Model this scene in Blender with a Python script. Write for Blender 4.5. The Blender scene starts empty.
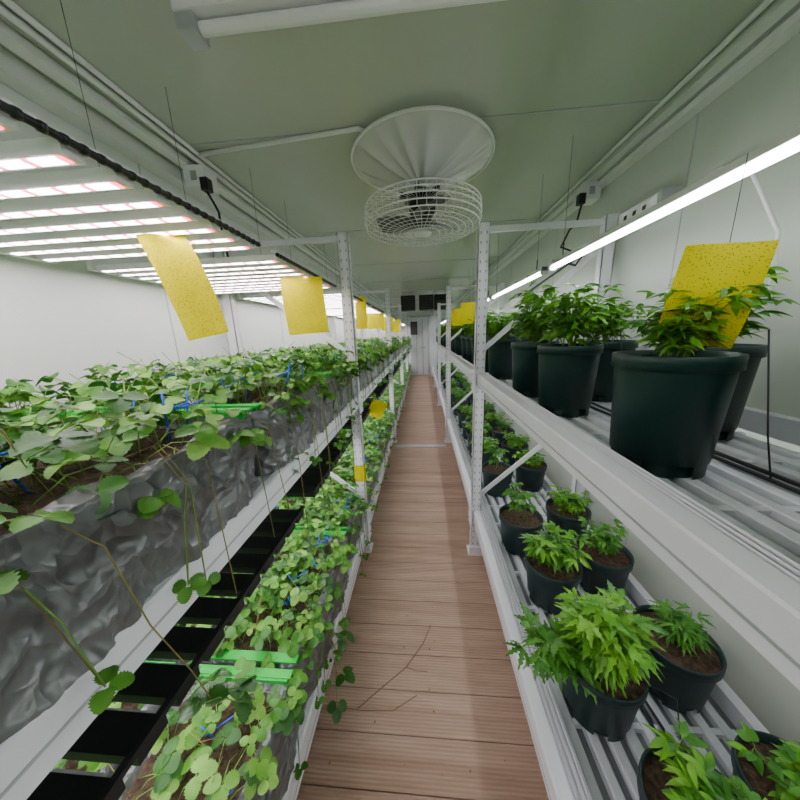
import bpy, math, random
from mathutils import Vector, Matrix, noise
random.seed(7)
H=1.55
XL,XR,CE,YB,YF=-1.27,1.08,2.40,-1.25,10.8

# ---------------------------------------------------------------- materials
def mat(name,col,rough=.5,metal=0,var=0,scale=8,bump=0,bscale=40,col2=None,transl=0,emit=None,estr=0,spec=.5,alpha=1):
    m=bpy.data.materials.new(name); m.use_nodes=True
    nt=m.node_tree; N=nt.nodes; L=nt.links
    b=N['Principled BSDF']; out=N['Material Output']
    b.inputs['Base Color'].default_value=(*col,1); b.inputs['Roughness'].default_value=rough
    b.inputs['Metallic'].default_value=metal; b.inputs['Specular IOR Level'].default_value=spec
    b.inputs['Alpha'].default_value=alpha
    tc=N.new('ShaderNodeTexCoord')
    if var>0 or col2:
        n=N.new('ShaderNodeTexNoise'); n.inputs['Scale'].default_value=scale; n.inputs['Detail'].default_value=5
        L.new(tc.outputs['Object'],n.inputs['Vector'])
        r=N.new('ShaderNodeValToRGB'); r.color_ramp.elements[0].position=.35; r.color_ramp.elements[1].position=.65
        c2=col2 if col2 else tuple(min(1,c*(1+var)) for c in col)
        c1=col if col2 else tuple(c*(1-var) for c in col)
        r.color_ramp.elements[0].color=(*c1,1); r.color_ramp.elements[1].color=(*c2,1)
        L.new(n.outputs['Fac'],r.inputs['Fac']); L.new(r.outputs['Color'],b.inputs['Base Color'])
        if transl>0:
            t=N.new('ShaderNodeBsdfTranslucent'); L.new(r.outputs['Color'],t.inputs['Color'])
            mx=N.new('ShaderNodeMixShader'); mx.inputs['Fac'].default_value=transl
            L.new(b.outputs[0],mx.inputs[1]); L.new(t.outputs[0],mx.inputs[2]); L.new(mx.outputs[0],out.inputs[0])
    if bump>0:
        n2=N.new('ShaderNodeTexNoise'); n2.inputs['Scale'].default_value=bscale; n2.inputs['Detail'].default_value=6
        L.new(tc.outputs['Object'],n2.inputs['Vector'])
        bp=N.new('ShaderNodeBump'); bp.inputs['Strength'].default_value=bump; bp.inputs['Distance'].default_value=.01
        L.new(n2.outputs['Fac'],bp.inputs['Height']); L.new(bp.outputs[0],b.inputs['Normal'])
    if emit:
        b.inputs['Emission Color'].default_value=(*emit,1); b.inputs['Emission Strength'].default_value=estr
    return m
M={}
M['ceil']=mat('ceiling_panel',(.54,.575,.50),.22,0,.04,1.2)
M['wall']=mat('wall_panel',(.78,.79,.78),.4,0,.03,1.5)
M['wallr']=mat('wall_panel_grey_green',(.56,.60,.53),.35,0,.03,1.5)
M['white']=mat('white_powdercoat',(.84,.845,.89),.30,0,.03,6)
M['whitep']=mat('white_plastic',(.84,.84,.83),.4)
M['grey']=mat('grey_steel',(.50,.52,.54),.35,.4,.08,10)
M['tray']=mat('tray_sheet',(.72,.75,.78),.3,0,.1,5)
M['trayd']=mat('tray_recess',(.18,.20,.21),.5,0,.2,9)
M['hole']=mat('dark_slot',(.05,.05,.055),.6)
M['slot']=mat('upright_slot',(.22,.23,.24),.6)
M['black']=mat('black_plastic',(.012,.012,.014),.4)
M['blackbar']=mat('black_aluminium',(.010,.011,.013),.5)
M['leaf']=mat('strawberry_leaf',(.04,.18,.012),.40,0,0,14,.25,60,(.13,.38,.03),.2)
M['leafd']=mat('strawberry_leaf_dark',(.018,.10,.010),.40,0,0,14,.25,60,(.055,.21,.02),.15)
M['leafl']=mat('strawberry_leaf_young',(.13,.35,.03),.42,0,0,14,.25,60,(.26,.52,.08),.22)
M['stem']=mat('green_stem',(.18,.36,.05),.5)
M['stemr']=mat('runner_stem',(.24,.20,.05),.6)
M['leaf2']=mat('shrub_leaf',(.09,.33,.012),.36,0,0,12,.15,60,(.25,.56,.035),.25)
M['leaf3']=mat('shrub_leaf_mid',(.04,.20,.012),.36,0,0,12,.15,60,(.12,.36,.03),.2)
M['soil']=mat('potting_soil',(.05,.03,.018),.95,0,0,60,1,90,(.13,.08,.045))
M['potg']=mat('dark_green_pot',(.003,.028,.023),.40,0,.2,4)
M['potk']=mat('grey_green_pot',(.014,.036,.036),.45,0,.2,4)
M['tubg']=mat('green_tub',(.01,.55,.05),.4)
M['blue']=mat('blue_clip',(.005,.09,.85),.4)
M['door']=mat('door_paint',(.78,.80,.81),.4)
M['ledw']=mat('led_white',(1,1,1),.5,emit=(.97,.97,1),estr=18)
M['ledp']=mat('led_pink',(1,.2,.3),.5,emit=(1,.05,.16),estr=7)
M['tubew']=mat('tube_white',(1,1,1),.5,emit=(.95,.99,1),estr=26)
M['fanw']=mat('fan_white',(.88,.88,.87),.3)
M['blade']=mat('fan_blade_grey',(.10,.105,.11),.3)
M['twig']=mat('dry_twig',(.16,.07,.04),.8)
M['bowl']=mat('clear_pleated_plastic',(.97,.97,.96),.08,alpha=.6)
def dotmat():
    m=bpy.data.materials.new('yellow_sticky_sheet');m.use_nodes=True
    nt=m.node_tree;N=nt.nodes;L=nt.links;b=N['Principled BSDF'];b.inputs['Roughness'].default_value=.7;b.inputs['Specular IOR Level'].default_value=.04
    tc=N.new('ShaderNodeTexCoord');v=N.new('ShaderNodeTexVoronoi');v.inputs['Scale'].default_value=210
    L.new(tc.outputs['Object'],v.inputs['Vector'])
    r=N.new('ShaderNodeValToRGB');r.color_ramp.elements[0].position=.12;r.color_ramp.elements[0].color=(.30,.22,0,1)
    r.color_ramp.elements[1].position=.30;r.color_ramp.elements[1].color=(.88,.75,.0,1)
    L.new(v.outputs['Distance'],r.inputs['Fac']);L.new(r.outputs['Color'],b.inputs['Base Color'])
    t=N.new('ShaderNodeBsdfTranslucent');L.new(r.outputs['Color'],t.inputs['Color'])
    mx=N.new('ShaderNodeMixShader');mx.inputs['Fac'].default_value=.3
    L.new(b.outputs[0],mx.inputs[1]);L.new(t.outputs[0],mx.inputs[2]);L.new(mx.outputs[0],N['Material Output'].inputs[0])
    return m
M['yel']=dotmat()
def filmmat():
    m=bpy.data.materials.new('silver_film');m.use_nodes=True
    nt=m.node_tree;N=nt.nodes;L=nt.links;b=N['Principled BSDF']
    b.inputs['Base Color'].default_value=(.19,.195,.20,1);b.inputs['Metallic'].default_value=.4;b.inputs['Roughness'].default_value=.30
    tc=N.new('ShaderNodeTexCoord')
    n=N.new('ShaderNodeTexNoise');n.inputs['Scale'].default_value=5;n.inputs['Detail'].default_value=3;n.inputs['Distortion'].default_value=.9
    L.new(tc.outputs['Object'],n.inputs['Vector'])
    mixv=N.new('ShaderNodeVectorMath');mixv.operation='ADD';L.new(tc.outputs['Object'],mixv.inputs[0]);
    sc=N.new('ShaderNodeVectorMath');sc.operation='SCALE';sc.inputs['Scale'].default_value=.18;L.new(n.outputs['Color'],sc.inputs[0]);L.new(sc.outputs[0],mixv.inputs[1])
    hs=[]
    for s,f in((11,1.0),(27,.4)):
        v=N.new('ShaderNodeTexVoronoi');v.inputs['Scale'].default_value=s;v.feature='F1'
        L.new(mixv.outputs[0],v.inputs['Vector'])
        mu=N.new('ShaderNodeMath');mu.operation='MULTIPLY';mu.inputs[1].default_value=f;L.new(v.outputs['Distance'],mu.inputs[0]);hs.append(mu)
    ad=N.new('ShaderNodeMath');ad.operation='ADD';L.new(hs[0].outputs[0],ad.inputs[0]);L.new(hs[1].outputs[0],ad.inputs[1])
    ad2=N.new('ShaderNodeMath');ad2.operation='ADD';L.new(ad.outputs[0],ad2.inputs[0]);L.new(n.outputs['Fac'],ad2.inputs[1])
    bp=N.new('ShaderNodeBump');bp.inputs['Strength'].default_value=.8;bp.inputs['Distance'].default_value=.032
    L.new(ad2.outputs[0],bp.inputs['Height']);L.new(bp.outputs[0],b.inputs['Normal'])
    return m
M['film']=filmmat()
def deckmat():
    m=bpy.data.materials.new('composite_decking');m.use_nodes=True
    nt=m.node_tree;N=nt.nodes;L=nt.links;b=N['Principled BSDF'];b.inputs['Roughness'].default_value=.5
    tc=N.new('ShaderNodeTexCoord');sp=N.new('ShaderNodeSeparateXYZ');L.new(tc.outputs['Object'],sp.inputs[0])
    dv=N.new('ShaderNodeMath');dv.operation='DIVIDE';dv.inputs[1].default_value=.146;L.new(sp.outputs['Y'],dv.inputs[0])
    fl=N.new('ShaderNodeMath');fl.operation='FLOOR';L.new(dv.outputs[0],fl.inputs[0])
    wn=N.new('ShaderNodeTexWhiteNoise');wn.noise_dimensions='1D';L.new(fl.outputs[0],wn.inputs['W'])
    ns=N.new('ShaderNodeTexNoise');ns.inputs['Scale'].default_value=3;ns.inputs['Detail'].default_value=8
    mp=N.new('ShaderNodeMapping');mp.inputs['Scale'].default_value=(1,9,1);L.new(tc.outputs['Object'],mp.inputs[0]);L.new(mp.outputs[0],ns.inputs['Vector'])
    md=N.new('ShaderNodeMath');md.operation='MULTIPLY_ADD';md.inputs[1].default_value=.3;L.new(wn.outputs['Value'],md.inputs[0]);
    L.new(ns.outputs['Fac'],md.inputs[2])
    r=N.new('ShaderNodeValToRGB');r.color_ramp.elements[0].position=.35;r.color_ramp.elements[0].color=(.44,.275,.19,1)
    r.color_ramp.elements[1].position=.95;r.color_ramp.elements[1].color=(.66,.46,.35,1)
    w=N.new('ShaderNodeTexWave');w.bands_direction='Y';w.inputs['Scale'].default_value=26;L.new(tc.outputs['Object'],w.inputs['Vector'])
    mm=N.new('ShaderNodeMixRGB');mm.blend_type='MULTIPLY';mm.inputs['Fac'].default_value=.18
    L.new(md.outputs[0],r.inputs['Fac']);L.new(r.outputs['Color'],mm.inputs['Color1']);L.new(w.outputs['Color'],mm.inputs['Color2']);L.new(mm.outputs[0],b.inputs['Base Color'])
    bp=N.new('ShaderNodeBump');bp.inputs['Strength'].default_value=.5;bp.inputs['Distance'].default_value=.004
    L.new(w.outputs['Fac'],bp.inputs['Height']);L.new(bp.outputs[0],b.inputs['Normal'])
    return m
M['deck']=deckmat()

# ---------------------------------------------------------------- mesh builder
class MB:
    def __init__(s): s.v=[];s.f=[];s.m=[];s.sm=[];s.mats=[]
    def mi(s,k):
        if k not in s.mats: s.mats.append(k)
        return s.mats.index(k)
    def add(s,vs,fs,k,smooth=False):
        o=len(s.v); s.v.extend([tuple(p) for p in vs]); i=s.mi(k)
        for f in fs: s.f.append(tuple(o+a for a in f)); s.m.append(i); s.sm.append(smooth)
    def box(s,x0,x1,y0,y1,z0,z1,k):
        vs=[(x,y,z) for z in(z0,z1) for y in(y0,y1) for x in(x0,x1)]
        s.add(vs,[(0,2,3,1),(4,5,7,6),(0,1,5,4),(2,6,7,3),(0,4,6,2),(1,3,7,5)],k)
    def bar(s,p,q,w,h,k,up=Vector((0,0,1))):
        p=Vector(p);q=Vector(q);d=(q-p).normalized();a=d.cross(up)
        if a.length<.01:a=d.cross(Vector((0,1,0)))
        a.normalize();b=a.cross(d);vs=[]
        for c in(p,q):
            for sx,sz in((-1,-1),(1,-1),(1,1),(-1,1)):vs.append(c+a*sx*w/2+b*sz*h/2)
        s.add(vs,[(3,2,1,0),(4,5,6,7),(0,1,5,4),(1,2,6,5),(2,3,7,6),(3,0,4,7)],k)
    def tube(s,pts,r,k,n=6,r2=None,closed=False):
        pts=[Vector(p) for p in pts];m=len(pts);vs=[]
        prev=None
        for i,p in enumerate(pts):
            if closed:d=pts[(i+1)%m]-pts[i-1]
            else:d=pts[min(i+1,m-1)]-pts[max(i-1,0)]
            if d.length<1e-9:d=Vector((0,0,1))
            d.normalize()
            if prev is None:
                a=d.cross(Vector((0,0,1)))
                if a.length<.05:a=d.cross(Vector((1,0,0)))
            else:a=prev-d*prev.dot(d)
            a.normalize();prev=a;b=d.cross(a)
            rr=r if r2 is None else r+(r2-r)*i/(m-1)
            for j in range(n):
                t=2*math.pi*j/n;vs.append(p+a*math.cos(t)*rr+b*math.sin(t)*rr)
        fs=[]
        for i in range(m if closed else m-1):
            for j in range(n):
                i2=(i+1)%m
                fs.append((i*n+j,i*n+(j+1)%n,i2*n+(j+1)%n,i2*n+j))
        if not closed:
            fs.append(tuple(range(n))[::-1]);fs.append(tuple((m-1)*n+j for j in range(n)))
        s.add(vs,fs,k,True)
    def lathe(s,prof,c,k,n=32,skip=None,smooth=True):
        vs=[];fs=[]
        for (r,z) in prof:
            for j in range(n):
                t=2*math.pi*j/n;vs.append((c[0]+r*math.cos(t),c[1]+r*math.sin(t),c[2]+z))
        for i in range(len(prof)-1):
            for j in range(n):
                if skip and skip(i,j):continue
                fs.append((i*n+j,i*n+(j+1)%n,(i+1)*n+(j+1)%n,(i+1)*n+j))
        s.add(vs,fs,k,smooth)
    def prism(s,poly,y0,y1,k):
        n=len(poly);vs=[(x,y0,z) for x,z in poly]+[(x,y1,z) for x,z in poly]
        fs=[(i,(i+1)%n,n+(i+1)%n,n+i) for i in range(n)]+[tuple(range(n))[::-1],tuple(range(n,2*n))]
        s.add(vs,fs,k)
    def mesh(s,name):
        me=bpy.data.meshes.new(name);me.from_pydata(s.v,[],s.f)
        for k in s.mats:me.materials.append(M[k])
        me.polygons.foreach_set('material_index',s.m);me.polygons.foreach_set('use_smooth',s.sm);me.update();return me
    def obj(s,name,loc=(0,0,0),parent=None,bev=0):
        o=inst(s.mesh(name),name,loc,parent)
        if bev:
            b=o.modifiers.new('bevel','BEVEL');b.width=bev;b.segments=2;b.limit_method='ANGLE'
        return o
def inst(me,name,loc=(0,0,0),parent=None,rotz=0,scale=(1,1,1)):
    o=bpy.data.objects.new(name,me);bpy.context.scene.collection.objects.link(o)
    o.location=loc;o.rotation_euler=(0,0,rotz);o.scale=scale
    if parent:o.parent=parent
    return o
U=random.uniform

# ---------------------------------------------------------------- room shell
mb=MB();y=YB
while y<YF:
    mb.box(XL,XR,y+.002,min(y+.144,YF),-.03,0,'deck');y+=.146
mb.box(XL,XR,YB,YF,-.06,-.012,'hole')
mb.obj('floor')
mb=MB();mb.box(XL-.1,XR+.1,YB,YF,CE,CE+.08,'ceil')
for yy in(-.0,1.42,2.6,3.8,5,6.2,7.4,8.6,9.8):
    mb.box(XL,XR,yy-.004,yy+.004,CE-.003,CE+.001,'grey')
    mb.box(XL,XR,yy+.004,yy+.03,CE-.0035,CE+.001,'ceil')
mb.obj('ceiling')
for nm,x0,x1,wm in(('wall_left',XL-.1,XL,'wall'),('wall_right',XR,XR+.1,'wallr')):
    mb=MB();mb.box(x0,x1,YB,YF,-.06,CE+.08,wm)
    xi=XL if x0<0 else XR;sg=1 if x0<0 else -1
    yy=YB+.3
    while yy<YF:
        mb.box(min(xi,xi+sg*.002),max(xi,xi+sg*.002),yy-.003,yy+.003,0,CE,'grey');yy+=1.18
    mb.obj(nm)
mb=MB();mb.box(XL-.1,XR+.1,YF,YF+.1,-.06,CE+.08,'wall');mb.obj('wall_back')
mb=MB();mb.box(XL-.1,XR+.1,YB-.1,YB,-.06,CE+.08,'wall');mb.obj('wall_front')
mb=MB()
mb.box(-.52,.55,YF-.06,YF-.002,0.01,2.1,'door')
for i in range(9):
    x=-.46+i*.115;mb.box(x,x+.05,YF-.075,YF-.055,.1,2.0,'door')
for x in(-.2,.02,.24):mb.tube([(x,YF-.09,.05),(x,YF-.09,2.05)],.016,'grey',8)
mb.box(-.05,.1,YF-.11,YF-.08,1.0,1.06,'grey')
mb.obj('door_1',bev=.004)
mb=MB()
for x0,x1 in((-.60,-.52),(.55,.63)):mb.box(x0,x1,YF-.08,YF-.002,0,2.18,'grey')
mb.box(-.60,.63,YF-.08,YF-.002,2.1,2.18,'grey');mb.obj('trim_1')
# control cabinet beside the door
mb=MB();mb.box(-.40,-.16,10.46,10.6,1.5,1.95,'black');mb.box(-.38,-.18,10.45,10.46,1.55,1.90,'hole')
mb.box(-.30,-.26,10.6,YF-.08,1.6,1.65,'grey');mb.box(-.30,-.26,10.6,YF-.08,1.8,1.85,'grey')
mb.obj('control_cabinet',bev=.006)

# ---------------------------------------------------------------- racks
POSTS=[-.38,1.8,3.95,6.1,8.25,10.4]
def post(mb,x,y,top,holes,sx):
    w=.062;d=.05;t=.004
    mb.box(x-w/2,x+w/2,y-d/2,y-d/2+t,0,top,'white')
    mb.box(x-w/2,x-w/2+t,y-d/2,y+d/2,0,top,'white')
    mb.box(x+w/2-t,x+w/2,y-d/2,y+d/2,0,top,'white')
    mb.box(x-w/2,x-w/2+.016,y+d/2-t,y+d/2,0,top,'white');mb.box(x+w/2-.016,x+w/2,y+d/2-t,y+d/2,0,top,'white')
    mb.box(x-.050,x+.050,y-.05,y+.05,0,.006,'white')
    mb.box(x-.042,x+.042,y-.045,y-.025,.006,.06,'white')
    for bx in(-.038,.038):mb.tube([(x+bx,y-.035,.006),(x+bx,y-.035,.016)],.008,'grey',6)
    if holes:
        z=.08
        while z<top-.03:
            for hx in(-.016,.016):
                c=(x+hx,y-d/2-.0006,z);hw=.0032;hh=.008
                pts=[(c[0]-hw,c[1],c[2]+hh*.6),(c[0],c[1],c[2]+hh),(c[0]+hw,c[1],c[2]+hh*.6),(c[0]+hw*.6,c[1],c[2]-hh),(c[0]-hw*.6,c[1],c[2]-hh)]
                mb.add(pts,[(4,3,2,1,0)],'slot')
            xs=x+sx*(w/2+.0006)
            mb.add([(xs,y-.004,z-.006),(xs,y+.004,z-.006),(xs,y+.004,z+.006),(xs,y-.004,z+.006)],[(0,1,2,3)],'slot')
            z+=.05
def side(mb,xf,xr,y,top,holes,sx):
    post(mb,xf,y,top,holes,sx);post(mb,xr,y,top,False,sx)
    mb.bar((xf,y+.0,top-.03),(xr,y,top-.03),.02,.03,'white')
    for a,b in((1.42,2.0),(.42,1.05)):
        mb.bar((xf,y+.01,a),(xr,y+.01,b),.008,.03,'white')
    mb.bar((xf,y,.1),(xr,y,.1),.02,.03,'white')
def conn(mb,x,y,z0,z1,sx):
    mb.box(x-.004,x+.004,y-.05,y+.05,z0-.04,z1+.03,'white')
    for dz in(.0,.06):
        mb.tube([(x+sx*.004,y+.02,z0+dz),(x+sx*.010,y+.02,z0+dz)],.006,'grey',6)
mb=MB()
xf,xr=.352,1.02
for y in POSTS:side(mb,xf,xr,y,2.13,y<5,-1)
for z0,z1,zt in((1.225,1.288,1.222),(.262,.345,.30)):
    for a,b in zip(POSTS[:-1],POSTS[1:]):
        mb.prism([(.333,z0),(.380,z0),(.380,z1),(.372,z1+.004),(.336,z1+.004),(.333,z1)],a+.026,b-.026,'white')
        mb.box(.3315,.334,a+.026,b-.026,z0+.02,z0+.024,'grey')
        mb.box(.985,1.02,a+.026,b-.026,z0,z1,'white')
    for y in POSTS[1:]:conn(mb,.317,y,z0,z1,-1)
    for k in range(3):
        x=.383+k*.017
        mb.prism([(x,zt-.03),(x+.012,zt-.03),(x+.012,z1-.006-k*.004),(x+.002,z1+.001-k*.004),(x,z1-.003-k*.004)],YB+.1,10.4,'white')
        mb.box(x+.012,x+.017,YB+.1,10.4,zt-.03,z1-.018,'grey')
    mb.box(.43,.985,YB+.1,10.4,zt-.03,zt-.022,'trayd')
    x=.436
    while x<.97:
        mb.prism([(x,zt-.024),(x+.004,zt-.002),(x+.008,zt),(x+.030,zt),(x+.034,zt-.002),(x+.038,zt-.024)],YB+.1,10.4,'tray');x+=.060
    y=-.9
    while y<10.3:
        mb.box(.43,.98,y,y+.016,zt-.024,zt-.004,'tray');y+=.20
mb.obj('storage_rack')
mb=MB();xf,xr=-.447,-1.21
for y in POSTS:side(mb,xf,xr,y,2.13,y<5,1)
for z0,z1 in((1.09,1.16),(.13,.235)):
    for a,b in zip(POSTS[:-1],POSTS[1:]):
        mb.prism([(-.42,z0),(-.42,z1),(-.425,z1+.004),(-.445,z1+.004),(-.445,z1-.02),(-.47,z1-.02),(-.47,z0)],a+.026,b-.026,'white')
        mb.box(-.4205,-.4185,a+.026,b-.026,z0+.03,z0+.034,'grey')
        mb.box(-1.235,-1.20,a+.026,b-.026,z0,z1,'white')
    for y in POSTS[1:]:conn(mb,-.411,y,z0,z1,1)
    mb.box(-1.2,-.46,YB+.1,10.4,z1-.02,z1-.004,'tray')
mb.obj('storage_rack')
mb=MB();mb.box(-.40,.31,3.72,3.775,.001,.022,'white');mb.box(-.40,.31,3.735,3.76,.022,.026,'grey');mb.obj('floor_threshold_strip',bev=.003)

# ---------------------------------------------------------------- leaves
def leaflet(mb,base,d,up,L,W,fold,droop,k,serr=0,n=8,kind=0):
    d=d.normalized();s=d.cross(up)
    if s.length<.01:s=Vector((1,0,0))
    s.normalize();u=s.cross(d).normalized();vs=[]
    for i in range(n+1):
        t=i/n
        if kind==0: w=W*max(.03,math.sin(math.pi*min(1,.04+t**.85*.93)))**.6
        else: w=W*max(.02,math.sin(math.pi*t**.8))
        if i%2: w*=(1+serr)
        elif kind==1:w*=(1-serr)
        if t==1:w*=.3
        c=base+d*(L*t)-u*(droop*L*t*t)
        vs+=[c-s*w+u*(fold*w),c,c+s*w+u*(fold*w)]
    fs=[]
    for i in range(n):
        a=i*3;fs+=[(a,a+1,a+4,a+3),(a+1,a+2,a+5,a+4)]
    mb.add(vs,fs,k,True)
def tri(mb,base,tip,size,k,drop=0):
    base=Vector(base);tip=Vector(tip);mid=(base+tip)/2+Vector((0,0,.35*(tip-base).length*.5))
    mb.tube([base,mid,tip],.0012,'stem',3)
    h=(tip-base);h.z=0
    if h.length<.01:h=Vector((U(-1,1),U(-1,1),0))
    h.normalize()
    up=(Vector((0,0,1))+h*U(-.2,.6+drop)+Vector((U(-.4,.4),U(-.4,.4),0))).normalized()
    f=(h-up*h.dot(up)).normalized();side=up.cross(f)
    for a in(0,1.6,-1.6):
        d=f*math.cos(a)+side*math.sin(a)-up*U(-.05,.2)
        leaflet(mb,tip+d*.003,d,up,size*(1.05 if a==0 else .95),size*.42,U(.2,.5),U(.05,.35),k,.24,14)
def clump(seed,n):
    random.seed(seed);mb=MB()
    for i in range(n):
        bx,by=U(-.15,.15),U(-.31,.31);az=U(0,2*math.pi);r=U(.02,.11)
        z=U(.015,.12)
        if random.random()<.22:
            bx=.13;az=U(-.9,.9);r=U(.05,.11);z=U(-.06,.04)
        tri(mb,(bx,by,-.02),(bx+r*math.cos(az),by+r*math.sin(az),z),U(.022,.042),random.choice(('leaf','leaf','leafd','leafl')))
    for i in range(5):
        y0=U(-.28,.28);pts=[(.12,y0,0),(.19,y0+.01,.03),(.222,y0+.02,-.06),(.225+U(-.01,.02),y0+U(-.05,.05),-.2-U(0,.12))]
        mb.tube(pts,.0009,'stemr',3)
        tri(mb,pts[2],pts[3],.024,'leaf',.4)
    for i in range(14):
        x,y=U(-.14,.14),U(-.3,.3)
        mb.tube([(x,y,-.02),(x+U(-.03,.03),y+U(-.03,.03),.06),(x+U(-.08,.08),y+U(-.08,.08),U(.08,.16))],.0010,random.choice(('stem','stemr')),3)
    for i in range(3):
        x,y=U(.02,.16),U(-.25,.25)
        mb.tube([(x,y,-.02),(x+U(-.04,.04),y+U(-.03,.03),.10)],.0022,'blue',4)
        mb.tube([(x-.03,y-.01,.05),(x+.03,y+.03,.07)],.0022,'blue',4)
    return mb.mesh('strawberry_foliage')
CL=[clump(i+20,120) for i in range(5)]

def tub(seed,Lh,hw,depth,nper,rows,amp,name):
    random.seed(seed);mb=MB();cr=.05
    def arc(cx,cy,a0):
        return [(cx+cr*math.cos(a0+i*math.pi/12),cy+cr*math.sin(a0+i*math.pi/12)) for i in range(7)]
    pts=arc(hw-cr,Lh-cr,0)+arc(-hw+cr,Lh-cr,math.pi/2)+arc(-hw+cr,-Lh+cr,math.pi)+arc(hw-cr,-Lh+cr,1.5*math.pi)
    P=[Vector(p) for p in pts];tot=sum((P[(i+1)%len(P)]-P[i]).length for i in range(len(P)))
    step=tot/nper;out=[];acc=0
    for i in range(len(P)):
        a,b=P[i],P[(i+1)%len(P)];l=(b-a).length
        while acc<l and len(out)<nper:
            out.append(a+(b-a)*(acc/l));acc+=step
        acc-=l
    m=len(out);vs=[];off=Vector((seed*3.1,seed*1.7,0))
    for r in range(rows+2):
        for p in out:
            n2=Vector((p.x/hw*.7 if abs(p.x)>hw-cr else 0,p.y/Lh*.7 if abs(p.y)>Lh-cr else 0))
            if n2.length>0:n2.normalize()
            if r==0:q=Vector((p.x*(1-.05/hw),p.y*(1-.05/Lh),-.03))
            elif r==1:q=Vector((p.x*(1-.02/hw),p.y*(1-.02/Lh),.0+.022*noise.noise(Vector((p.x*14,p.y*14,seed)))))
            else:
                t=(r-1)/rows;z=-depth*t
                tap=1-.03*t
                q=Vector((p.x*tap,p.y*tap,z))
                w=Vector((p.x*6,p.y*6+z*3.5,z*3-p.y*1.5))+Vector((off.x,off.y,0))
                f=noise.noise(w)+.9*(1-2*abs(noise.noise(w*1.5+Vector((5,0,0)))))*.6+.35*(1-2*abs(noise.noise(w*3.4)))+.16*(1-2*abs(noise.noise(w*7.4)))
                e=amp*f*min(1,t*2.5+.25)
                q.x+=n2.x*e;q.y+=n2.y*e;q.z+=.006*noise.noise(w*3)
            vs.append(q)
    fs=[]
    for r in range(rows+1):
        for i in range(m):
            fs.append((r*m+i,(r+1)*m+i,(r+1)*m+(i+1)%m,r*m+(i+1)%m))
    mb.add(vs,fs,'film',True)
    nx,ny=8,20;sv=[];sf=[]
    for j in range(ny+1):
        for i in range(nx+1):
            x=-hw+.03+(2*hw-.06)*i/nx;y=-Lh+.03+(2*Lh-.06)*j/ny
            sv.append((x,y,-.025+.012*noise.noise(Vector((x*20,y*20,seed)))))
    for j in range(ny):
        for i in range(nx):
            a=j*(nx+1)+i;sf.append((a,a+1,a+nx+2,a+nx+1))
    mb.add(sv,sf,'soil',True)
    for sg in(-1,1):
        y=sg*(Lh-.018)
        mb.box(-hw+.03,hw-.02,y-.010,y+.010,-.03,.012,'tubg')
        mb.box(-hw+.02,hw-.012,y-.013+sg*.01,y+.013+sg*.01,.008,.015,'tubg')
    return mb.mesh(name)
TUBS=[tub(i+1,.335,.19,.20,130,11,.014,'film_wrapped_tub') for i in range(3)]
TUB0=tub(9,.335,.195,.205,340,36,.024,'film_wrapped_tub')
spans=[(-1.1,-.45),(-.33,.0),(.03,.69),(.72,1.38),(1.41,1.76)]
for a,b in zip(POSTS[1:-1],POSTS[2:]):
    g=.04;L=(b-a-2*g)/3
    for i in range(3):spans.append((a+g+i*L+.01,a+g+(i+1)*L-.01))
k=0
for lvl,(top,bot) in enumerate(((1.36,1.158),(.45,.232))):
    for row,xc in enumerate((-.632,-1.03)):
        for (a,b) in spans:
            k+=1;random.seed(100+k)
            me=TUB0 if (row==0 and a<1.0 and a>-.1) else random.choice(TUBS)
            sy=(b-a)/.67;sz=(top-bot)/.205
            sx=1 if row==0 else .88
            o=inst(me,'strawberry_planter',(xc,(a+b)/2,top),None,0,(sx,sy,sz))
            near=(row==0 and b<.8)
            hs=(.85 if lvl==0 else .7) if near else U(.9,1.15)
            f=inst(random.choice(CL),'foliage',(0,0,0),o,0,(1 if row==0 else .7,1,1/sz*hs))
            if b<5 and not (near and lvl==1):
                f2=inst(random.choice(CL),'foliage_2',(-.01,0,.0),o,math.pi if row or near else 0,((.85 if near else .9) if row==0 else .7,-.95,(.75 if near else .8)/sz))

# ---------------------------------------------------------------- shrubs & pots
def shrub(seed,ns,Ht,spread,lk,Lr=(.035,.06),Wr=(.007,.011),nl=12,lean=None,five=False,serr=0):
    random.seed(seed);mb=MB()
    for s in range(ns):
        az=U(0,6.28);ln=U(.1,1)*spread;h=Ht*U(.5,1)
        b=Vector((U(-.03,.03),U(-.03,.03),-.02));t=Vector((ln*math.cos(az),ln*math.sin(az),h))
        if lean:t+=Vector(lean)
        pts=[b,b+(t-b)*.5+Vector((0,0,h*.15)),t];mb.tube(pts,.0024,'stem',4,.0012)
        for i in range(nl):
            q=(i+1)/nl
            if q<.3:continue
            p=b.lerp(pts[1],q*2) if q<.5 else pts[1].lerp(t,(q-.5)*2)
            a=az+i*2.4+U(-.3,.3);out=Vector((math.cos(a),math.sin(a),U(.0,.7))).normalized()
            pl=U(.015,.045);e=p+out*pl;mb.tube([p,e],.0009,'stem',3)
            up=(Vector((0,0,1))-out*.3+Vector((U(-.4,.4),U(-.4,.4),0))).normalized()
            kk=lk if random.random()<.6 else 'leaf3'
            for j in((0,.6,-.6,1.2,-1.2) if five else (0,.8,-.8)):
                d=Matrix.Rotation(j+U(-.12,.12),3,'Z')@out;d.z-=U(.0,.5)
                leaflet(mb,e,d,up,U(*Lr)*(1 if abs(j)<1 else .75),U(*Wr),U(.1,.35),U(.1,.6),kk,serr,10 if serr else 6,1)
    return mb.mesh('shrub_foliage')
SH=[shrub(40+i,19,.22+.03*(i%3),.13,'leaf2') for i in range(5)]
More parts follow.
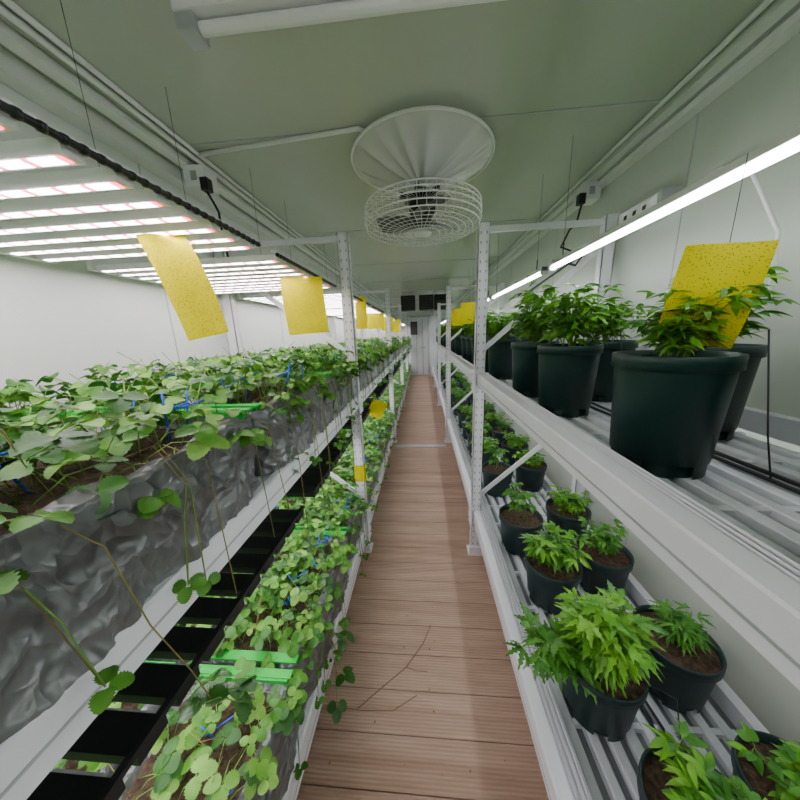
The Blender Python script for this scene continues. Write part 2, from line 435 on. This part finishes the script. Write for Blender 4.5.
SL=[shrub(60,12,.15,.12,'leaf2'),shrub(61,8,.20,.09,'leaf3',(.03,.05),(.008,.012)),shrub(62,14,.12,.13,'leaf2',(.03,.05),(.01,.014)),shrub(63,7,.16,.10,'leaf3',(.05,.08),(.006,.009),12,None,True,.3)]
SB=shrub(81,10,.29,.09,'leaf2',(.06,.10),(.008,.013),10,None,True,.38)
SB2=shrub(83,4,.12,.03,'leaf3',(.05,.08),(.008,.012),9,(-.20,.0,-.02),True,.38)
SF=shrub(90,4,.24,.07,'leaf3',(.03,.05),(.010,.014),8)
def pot(R,Hh,key):
    mb=MB();n=48
    prof=[(R*.80,0),(R*.80,.03),(R*.83,.031),(R*.94,Hh-.035),(R*.945,Hh-.034),(R*.965,Hh-.03),(R,Hh-.03),(R,Hh-.002),(R*.985,Hh),(R*.95,Hh),(R*.94,Hh-.03)]
    mb.lathe(prof,(0,0,0),key,n,skip=lambda i,j:i==0 and j%8 in(0,1,2))
    mb.lathe([(R*.72,0),(R*.72,.03),(.001,.03)],(0,0,0),key,n)
    mb.lathe([(R*.80,.03),(R*.6,.03)],(0,0,0),key,n)
    mb.lathe([(R*.955,Hh-.03),(R*.6,Hh-.022),(.001,Hh-.018)],(0,0,0),'soil',n)
    return mb.mesh('pot_body')
PA=pot(.110,.265,'potg');PBm=pot(.118,.205,'potk')
def addpot(me,x,y,z,hh,sh,s=1,rz=None,extra=None):
    o=inst(me,'potted_shrub',(x,y,z),None,U(0,6.28) if rz is None else rz)
    inst(sh,'foliage',(0,0,hh-.02),o,0,(s,s,s))
    if extra:inst(extra,'foliage_2',(0,0,hh-.02),o)
random.seed(5)
for y in(-.55,-.12,.27,.69,1.155,1.5,2.05,2.4,2.75,3.1,3.45,4.2,4.6,5.0,5.4,5.8,6.4,6.8,7.2,7.6,8.5,8.9,9.3,9.7):
    addpot(PA,.56,y,1.222,.265,random.choice(SH),.72 if y==.69 else (.6 if y==.27 else (1.05 if y<1.6 else U(.85,1.0))))
    yb=y+.22
    if abs(yb-1.8)>.15:addpot(PA,.83,yb,1.222,.265,random.choice(SH),U(.85,.98))
addpot(PBm,.60,.44,.302,.205,SL[0],.8);addpot(PBm,.85,.48,.302,.205,SL[2],.8)
for i,y in enumerate((-.45,-.05,.33,.756,1.16,1.5,2.1,2.5,2.9,3.3,3.7,4.3,4.8,5.3,5.8,6.5,7.0,7.5,8.0,8.6,9.2)):
    if i in(1,2): continue
    if i==3:addpot(PBm,.562,y,.302,.205,SB,.95,0,SB2)
    elif i==5:addpot(PBm,.55,y,.302,.205,SF,1)
    elif i==4:addpot(PBm,.584,y,.302,.205,SL[0],1)
    else:addpot(PBm,.57,y,.302,.205,random.choice(SL+[SF]),U(.8,1.05))
    addpot(PBm,.85,y+.08,.302,.205,random.choice(SL),.6 if i==3 else U(.7,.9))

mb=MB()
for zt in(1.226,.306):
    for x in(.70,.735):
        pts=[(x+.012*math.sin(i*.9+x*20),-.9+i*.2,zt+.004) for i in range(55)]
        mb.tube(pts,.005,'black',6)
mb.obj('irrigation_hose')
mb=MB();random.seed(12)
for zt,hh in((1.222,.27),(.302,.205)):
    for y in(.35,.70,1.13,1.5,2.05,2.4):
        mb.tube([(.70,y-.12,zt+.01),(.695,y-.1,zt+.1),(.68,y-.07,zt+hh+.04),(.63,y-.02,zt+hh+.02),(.60,y,zt+hh-.02)],.0016,'black',5)
mb.obj('drip_line')

# ---------------------------------------------------------------- LED grow fixtures (left)
def grow(y0,y1,z,lower,x1=-.50):
    mb=MB();x0=-1.19;top='blackbar' if lower else 'whitep'
    n=int((y1-y0)/.074);hw=.026 if lower else .015
    for i in range(n+1):
        y=y0+.03+i*.074
        if y>y1-.01:break
        mb.box(x0,x1,y-hw,y+hw,z,z+.020,top)
        if lower:mb.box(x0,x1-.005,y+hw,y+hw+.008,z+.002,z+.010,'white')
        segs=12;dx=(x1-x0-.02)/segs
        for s in range(segs):
            a=x0+.01+s*dx
            mb.add([(a,y-.009,z-.001),(a,y+.009,z-.001),(a+dx*.80,y+.009,z-.001),(a+dx*.80,y-.009,z-.001)],[(0,1,2,3)],'ledw')
            if (s+i)%2==0 or not lower:
                mb.add([(a+dx*.80,y-.009,z-.001),(a+dx*.80,y+.009,z-.001),(a+dx*.98,y+.009,z-.001),(a+dx*.98,y-.009,z-.001)],[(0,1,2,3)],'ledp')
    mb.box(x0-.02,x0,y0,y1,z,z+.03,top)
    mb.box(x1-.012,x1,y0,y1,z+.020,z+.03,top)
    mb.box(-.90,-.82,y0,y1,z+.020,z+.055,top)
    pts=[];yy=y0
    while yy<y1:
        pts.append((x1+.010,yy,z+.014));yy+=.012
    if not lower:
        mb.tube(pts[::6]+[pts[-1]],.0055,'black',8)
        for p in pts[::2]:mb.tube([p,(p[0],p[1]+.006,p[2])],.0072,'black',8)
    for yy in(y0+.1,y1-.1):
        for xx in(-.86,):
            mb.tube([(xx,yy,z+.05),(xx,yy,z+.09)],.003,'black',4)
            mb.tube([(xx,yy,z+.09),(xx,yy,CE if z>1.5 else 1.142)],.0009,'black',4)
    mb.obj('led_grow_light')
for a,b in((-.95,-.2),(-.1,.93),(1.03,1.72),(1.9,2.85),(2.95,3.85),(4.05,5.0),(5.1,6.0),(6.2,7.1),(7.2,8.1),(8.4,9.3),(9.4,10.3)):
    grow(a,b,1.815,False)
    grow(a,b,.90,True,-.455)

def tubel(x,y0,y1,z,hang=True):
    mb=MB()
    mb.prism([(x-.016,z+.008),(x+.016,z+.008),(x+.012,z+.028),(x-.012,z+.028)],y0,y1,'whitep')
    mb.tube([(x,y0+.02,z),(x,y1-.02,z)],.011,'tubew',10)
    for yy in(y0,y1-.02):mb.box(x-.017,x+.017,yy,yy+.02,z-.014,z+.029,'whitep')
    if hang:
        for yy in(y0+.12,y1-.12):
            mb.tube([(x,yy,z+.028),(x,yy,z+.09)],.003,'black',4);mb.tube([(x,yy,z+.09),(x,yy,CE)],.0009,'black',4)
    mb.obj('led_tube_light')
y=-.78
while y<10:
    tubel(.70,y,y+1.2,1.865);tubel(.70,y,y+1.2,1.17,hang=False);y+=1.29
def batten(x0,x1,y,lit):
    mb=MB()
    mb.box(x0,x1,y-.035,y+.035,CE-.028,CE-.001,'whitep')
    mb.tube([(x0+.05,y,CE-.045),(x1-.05,y,CE-.045)],.015,'tubew' if lit else 'fanw',10)
    for xx in(x0,x1-.05):mb.box(xx,xx+.05,y-.03,y+.03,CE-.064,CE-.028,'grey')
    mb.obj('ceiling_light_fixture',bev=.002)
batten(-.62,.45,.92,False)
batten(-.5,.5,-.55,True)  # unseen lit batten, added behind the camera to brighten the corridor

# ---------------------------------------------------------------- ceiling trunking, boxes, plugs
mb=MB()
mb.box(1.030,1.078,YB,YF,CE-.06,CE-.001,'whitep')
mb.box(1.026,1.030,YB,YF,CE-.034,CE-.030,'grey')
mb.box(.975,1.018,YB,YF,CE-.026,CE-.001,'whitep')
mb.tube([(.945,YB,CE-.012),(.945,YF,CE-.012)],.009,'whitep',8)
mb.obj('cable_trunking')
mb=MB()
mb.box(-1.268,-1.20,YB,YF,CE-.06,CE-.001,'whitep')
mb.box(-1.15,-1.10,YB,YF,CE-.028,CE-.001,'whitep')
mb.tube([(-1.05,YB,CE-.012),(-1.05,YF,CE-.012)],.011,'whitep',8)
mb.tube([(-1.015,YB,CE-.010),(-1.015,YF,CE-.010)],.009,'whitep',8)
mb.tube([(-1.02,1.47,CE-.010),(-.25,1.40,CE-.010),(-.20,1.45,CE-.010)],.009,'whitep',8)
mb.obj('cable_trunking')
def sock(x,y,cab,sg):
    mb=MB()
    mb.box(x-.05,x+.05,y-.05,y+.05,CE-.12,CE-.03,'whitep')
    mb.box(x-.015,x+.015,y-.054,y-.05,CE-.095,CE-.055,'grey')
    mb.box(x-.018+sg*.06,x+.018+sg*.06,y-.075,y-.035,CE-.15,CE-.095,'black')
    mb.tube(cab,.006,'black',6)
    mb.obj('power_socket_box',bev=.005)
sock(-1.08,1.55,[(-1.03,1.5,CE-.14),(-.99,1.48,CE-.2),(-.95,1.45,CE-.26),(-.93,1.42,CE-.40),(-.90,1.4,1.89)],1)
sock(1.0,2.02,[(.95,1.97,CE-.14),(.92,1.95,CE-.25),(.86,1.9,CE-.30),(.80,1.85,CE-.40),(.90,1.8,CE-.46),(.84,1.75,CE-.52),(.74,1.72,CE-.50),(.70,1.70,1.90)],-1)
mb=MB();mb.box(1.0,1.078,1.42,1.70,2.01,2.10,'grey')
mb.box(.996,1.0,1.44,1.68,2.02,2.09,'whitep')
for yy in(1.50,1.56,1.62):mb.box(.993,.997,yy,yy+.02,2.05,2.07,'hole')
mb.tube([(1.06,1.70,2.06),(1.06,2.3,2.0),(1.06,3.2,1.9)],.008,'black',6)
mb.tube([(1.05,1.42,2.05),(1.02,1.2,2.06),(.98,1.05,1.98),(1.04,1.0,1.8),(1.06,1.0,1.6)],.006,'whitep',6)
mb.obj('led_driver_box',bev=.003)

# ---------------------------------------------------------------- ceiling fan with pleated dish
fx,fy=.012,1.62
mb=MB()
n=144;prof=[(0.03,2.250),(.07,2.258),(.13,2.276),(.20,2.300),(.27,2.332),(.315,2.358),(.335,2.366)]
vs=[];fs=[]
for i,(r,z) in enumerate(prof):
    for j in range(n):
        t=2*math.pi*j/n
        amp=.022*math.sin(math.pi*i/(len(prof)-1))
        vs.append((fx+r*math.cos(t),fy+r*math.sin(t),z+amp*abs(math.sin(7*t+.9*math.sin(3*t)))))
for i in range(len(prof)-1):
    for j in range(n):fs.append((i*n+j,i*n+(j+1)%n,(i+1)*n+(j+1)%n,(i+1)*n+j))
mb.add(vs,fs,'bowl',True)
def ring(mb,r,z,w,k,seg=64,nn=6):
    mb.tube([(fx+r*math.cos(2*math.pi*i/seg),fy+r*math.sin(2*math.pi*i/seg),z) for i in range(seg)],w,k,nn,closed=True)
ring(mb,.335,2.366,.006,'fanw');ring(mb,.03,2.250,.006,'fanw',24)
mb.tube([(fx,fy,CE),(fx,fy,2.36)],.07,'fanw',24)
mb.tube([(fx,fy,2.38),(fx,fy,2.15)],.016,'black',12)
mb.lathe([(.001,2.240),(.050,2.235),(.066,2.21),(.066,2.145),(.055,2.13),(.001,2.128)],(fx,fy,0),'black',28)
for a in(.3,1.3,2.4,3.4,4.5,5.5):
    mb.bar((fx,fy,2.20),(fx+.11*math.cos(a),fy+.11*math.sin(a),2.215),.018,.02,'black')
R=.285
for r,z in((R,2.160),(R+.003,2.138),(R+.004,2.115),(R+.003,2.090),(R-.004,2.066)):ring(mb,r,z,.0030,'fanw')
for i in range(1,7):
    r=.055+(R-.06)*i/7;ring(mb,r,2.064-.020*(1-(r/R)**2)-.002,.0016,'fanw',56,5)
    if i%3==0:ring(mb,r,2.175+.012*(1-r/R),.0016,'fanw',56,5)
for i in range(44):
    a=2*math.pi*i/44;tw=.12
    def P(r,z,da=0):return (fx+r*math.cos(a+da),fy+r*math.sin(a+da),z)
    mb.tube([P(.05,2.042,0),P(.16,2.050,tw),P(.25,2.060,tw),P(R-.003,2.068,tw*.5),P(R+.003,2.115,tw*.5),P(R,2.16,tw*.5),P(.2,2.178,tw*.3),P(.06,2.185,0)],.0012,'fanw',4)
mb.lathe([(.001,2.035),(.042,2.038),(.046,2.044),(.046,2.050),(.001,2.052)],(fx,fy,0),'fanw',28)
mb.lathe([(.001,2.085),(.045,2.085),(.05,2.13),(.001,2.13)],(fx,fy,0),'black',20)
for bnum in range(3):
    a0=bnum*2*math.pi/3+.5;vs=[];fs=[];nr=8;nw=6
    for i in range(nr+1):
        t=i/nr;r=.035+.20*t;wd=.22+.75*math.sin(math.pi*min(1,.15+t*.75))
        for j in range(nw+1):
            q=j/nw-.5;a=a0+q*wd+.35*t
            vs.append((fx+r*math.cos(a),fy+r*math.sin(a),2.108+q*.05*(1-.3*t)+.006*math.cos(q*3)))
    for i in range(nr):
        for j in range(nw):
            b=i*(nw+1)+j;fs.append((b,b+1,b+nw+2,b+nw+1))
    mb.add(vs,fs,'blade',True)
mb.obj('ceiling_fan')

for x in(-.28,.10,.42):
    mb=MB()
    mb.box(x-.15,x+.15,6.25,6.55,2.02,2.32,'black')
    for i in range(7):mb.box(x-.13,x+.13,6.235,6.25,2.05+i*.036,2.065+i*.036,'hole')
    for sx in(-.12,.12):mb.box(x+sx-.008,x+sx+.008,6.3,6.5,2.32,CE,'grey')
    mb.obj('ventilation_unit',bev=.01)

# ---------------------------------------------------------------- yellow sticky traps
def card(c,w,h,yaw,tilt,roll,bend,hang=None):
    mb=MB();nx,ny=6,14;vs=[];fs=[]
    Rm=Matrix.Rotation(yaw,3,'Z')@Matrix.Rotation(tilt,3,'X')@Matrix.Rotation(roll,3,'Y')
    for j in range(ny+1):
        for i in range(nx+1):
            u=i/nx-.5;v=j/ny-.5
            vs.append(Vector(c)+Rm@Vector((u*w+0,bend*h*(v*v*4-.5)+.01*math.sin(u*5),v*h)))
    for j in range(ny):
        for i in range(nx):
            b=j*(nx+1)+i;fs.append((b,b+1,b+nx+2,b+nx+1))
    mb.add(vs,fs,'yel',True)
    if hang:
        t=Vector(c)+Rm@Vector((0,bend*h*.5,h*.49));mb.tube([t,(t.x,t.y,hang)],.0008,'black',4)
    mb.obj('yellow_sticky_trap')
card((-.595,.73,1.69),.10,.26,.75,-.12,-.24,.20,1.81)
card((-.53,1.33,1.69),.18,.25,.25,.0,-.05,.12,1.81)
card((-.50,2.43,1.73),.13,.26,.9,0,0,.04,1.81)
card((-.52,3.3,1.70),.2,.17,.2,0,0,.04,1.81)
card((-.50,4.3,1.70),.18,.2,.2,0,0,.04,1.81)
card((-.50,5.6,1.70),.18,.24,.2,0,0,.04,1.81)
card((-.40,2.37,.92),.14,.15,.2,0,.5,.05)
card((.585,.66,1.60),.125,.20,-.7,.1,.14,.18,1.85)
card((.46,2.9,1.72),.17,.2,-.2,0,0,.05,1.85)
card((.46,3.6,1.72),.17,.2,-.2,0,0,.05,1.85)
card((.48,4.6,1.72),.17,.24,-.2,0,0,.05,1.85)
card((.41,2.02,1.45),.04,.19,-.2,0,0,.05)
card((.40,2.02,1.02),.05,.09,-.2,0,0,.05)
def wrap(x,y,z0,z1):
    mb=MB();e=.0025
    mb.box(x-.031-e,x+.031+e,y-.025-e,y-.025,z0,z1,'yel');mb.box(x+.031,x+.031+e,y-.025,y+.025,z0,z1,'yel');mb.box(x-.031-e,x-.031,y-.025,y+.025,z0,z1,'yel')
    mb.obj('yellow_post_tape')
wrap(-.447,1.8,.56,.68)

def runner(pts,leaves,name='strawberry_runner'):
    mb=MB();mb.tube(pts,.0012,'stemr',4)
    for p,t,s in leaves:tri(mb,p,t,s,'leafd',.6)
    mb.obj(name)
random.seed(3)
runner([(-.45,.26,1.36),(-.405,.28,1.30),(-.40,.30,1.15),(-.40,.34,1.0),(-.42,.38,.86)],[((-.41,.34,.92),(-.43,.37,.87),.04),((-.42,.36,.89),(-.39,.40,.83),.045),((-.42,.37,.87),(-.46,.42,.85),.04),((-.42,.38,.86),(-.42,.44,.80),.045)])
for y0 in(.45,.60,.67,.80,.95,1.1,1.25,1.5):
    e=U(-.06,.08);zb=U(.75,1.05)
    runner([(-.47,y0,1.37),(-.41,y0+.02,1.33),(-.398,y0+e*.5,1.15),(-.405,y0+e,zb)],[((-.405,y0+e,zb+.02),(-.40+U(-.03,.03),y0+e+.03,zb-.02),.028)] if y0>.7 else [])
runner([(-.45,.9,.48),(-.41,.9,.42),(-.39,.88,.3),(-.37,.86,.16)],[((-.40,.9,.35),(-.37,.92,.30),.05),((-.38,.88,.25),(-.34,.86,.2),.045),((-.38,.87,.2),(-.36,.80,.12),.04),((-.39,.88,.3),(-.36,.98,.24),.04)])
mb=MB()
mb.tube([(-.30,.86,.01),(-.2,.93,.03),(-.10,1.02,.02),(-.02,1.10,.06),(.02,1.2,.05)],.0018,'twig',4)
mb.tube([(-.36,.80,.12),(-.28,.85,.02),(-.15,.86,.012),(-.05,.92,.01)],.0015,'twig',4)
mb.tube([(-.10,1.02,.02),(-.06,1.0,.03),(.0,1.01,.012)],.0012,'twig',4)
random.seed(9)
for i in range(70):
    x,y=U(-.38,.30),U(.3,5);a=U(0,3.14);l=U(.004,.012)
    mb.add([(x,y,.002),(x+l*math.cos(a),y+l*math.sin(a),.003),(x+l*math.cos(a+1)*.6,y+l*math.sin(a+1)*.6,.004)],[(0,1,2)],'twig')
mb.obj('plant_debris')

# ---------------------------------------------------------------- world, camera
w=bpy.data.worlds.new('World');bpy.context.scene.world=w;w.use_nodes=True
w.node_tree.nodes['Background'].inputs[0].default_value=(.8,.85,.9,1);w.node_tree.nodes['Background'].inputs[1].default_value=.3
cd=bpy.data.cameras.new('camera');cd.sensor_width=36;cd.lens=285/800*36;cd.clip_start=.02
cam=bpy.data.objects.new('camera',cd);bpy.context.scene.collection.objects.link(cam)
B=Vector((.0809,-.971,.2261)).normalized();Uv=Vector((.0170,.228,.9735));Uv=(Uv-B*Uv.dot(B)).normalized();Rv=Uv.cross(B)
m=Matrix(((Rv.x,Uv.x,B.x,0),(Rv.y,Uv.y,B.y,0),(Rv.z,Uv.z,B.z,H),(0,0,0,1)))
cam.matrix_world=m
bpy.context.scene.camera=cam
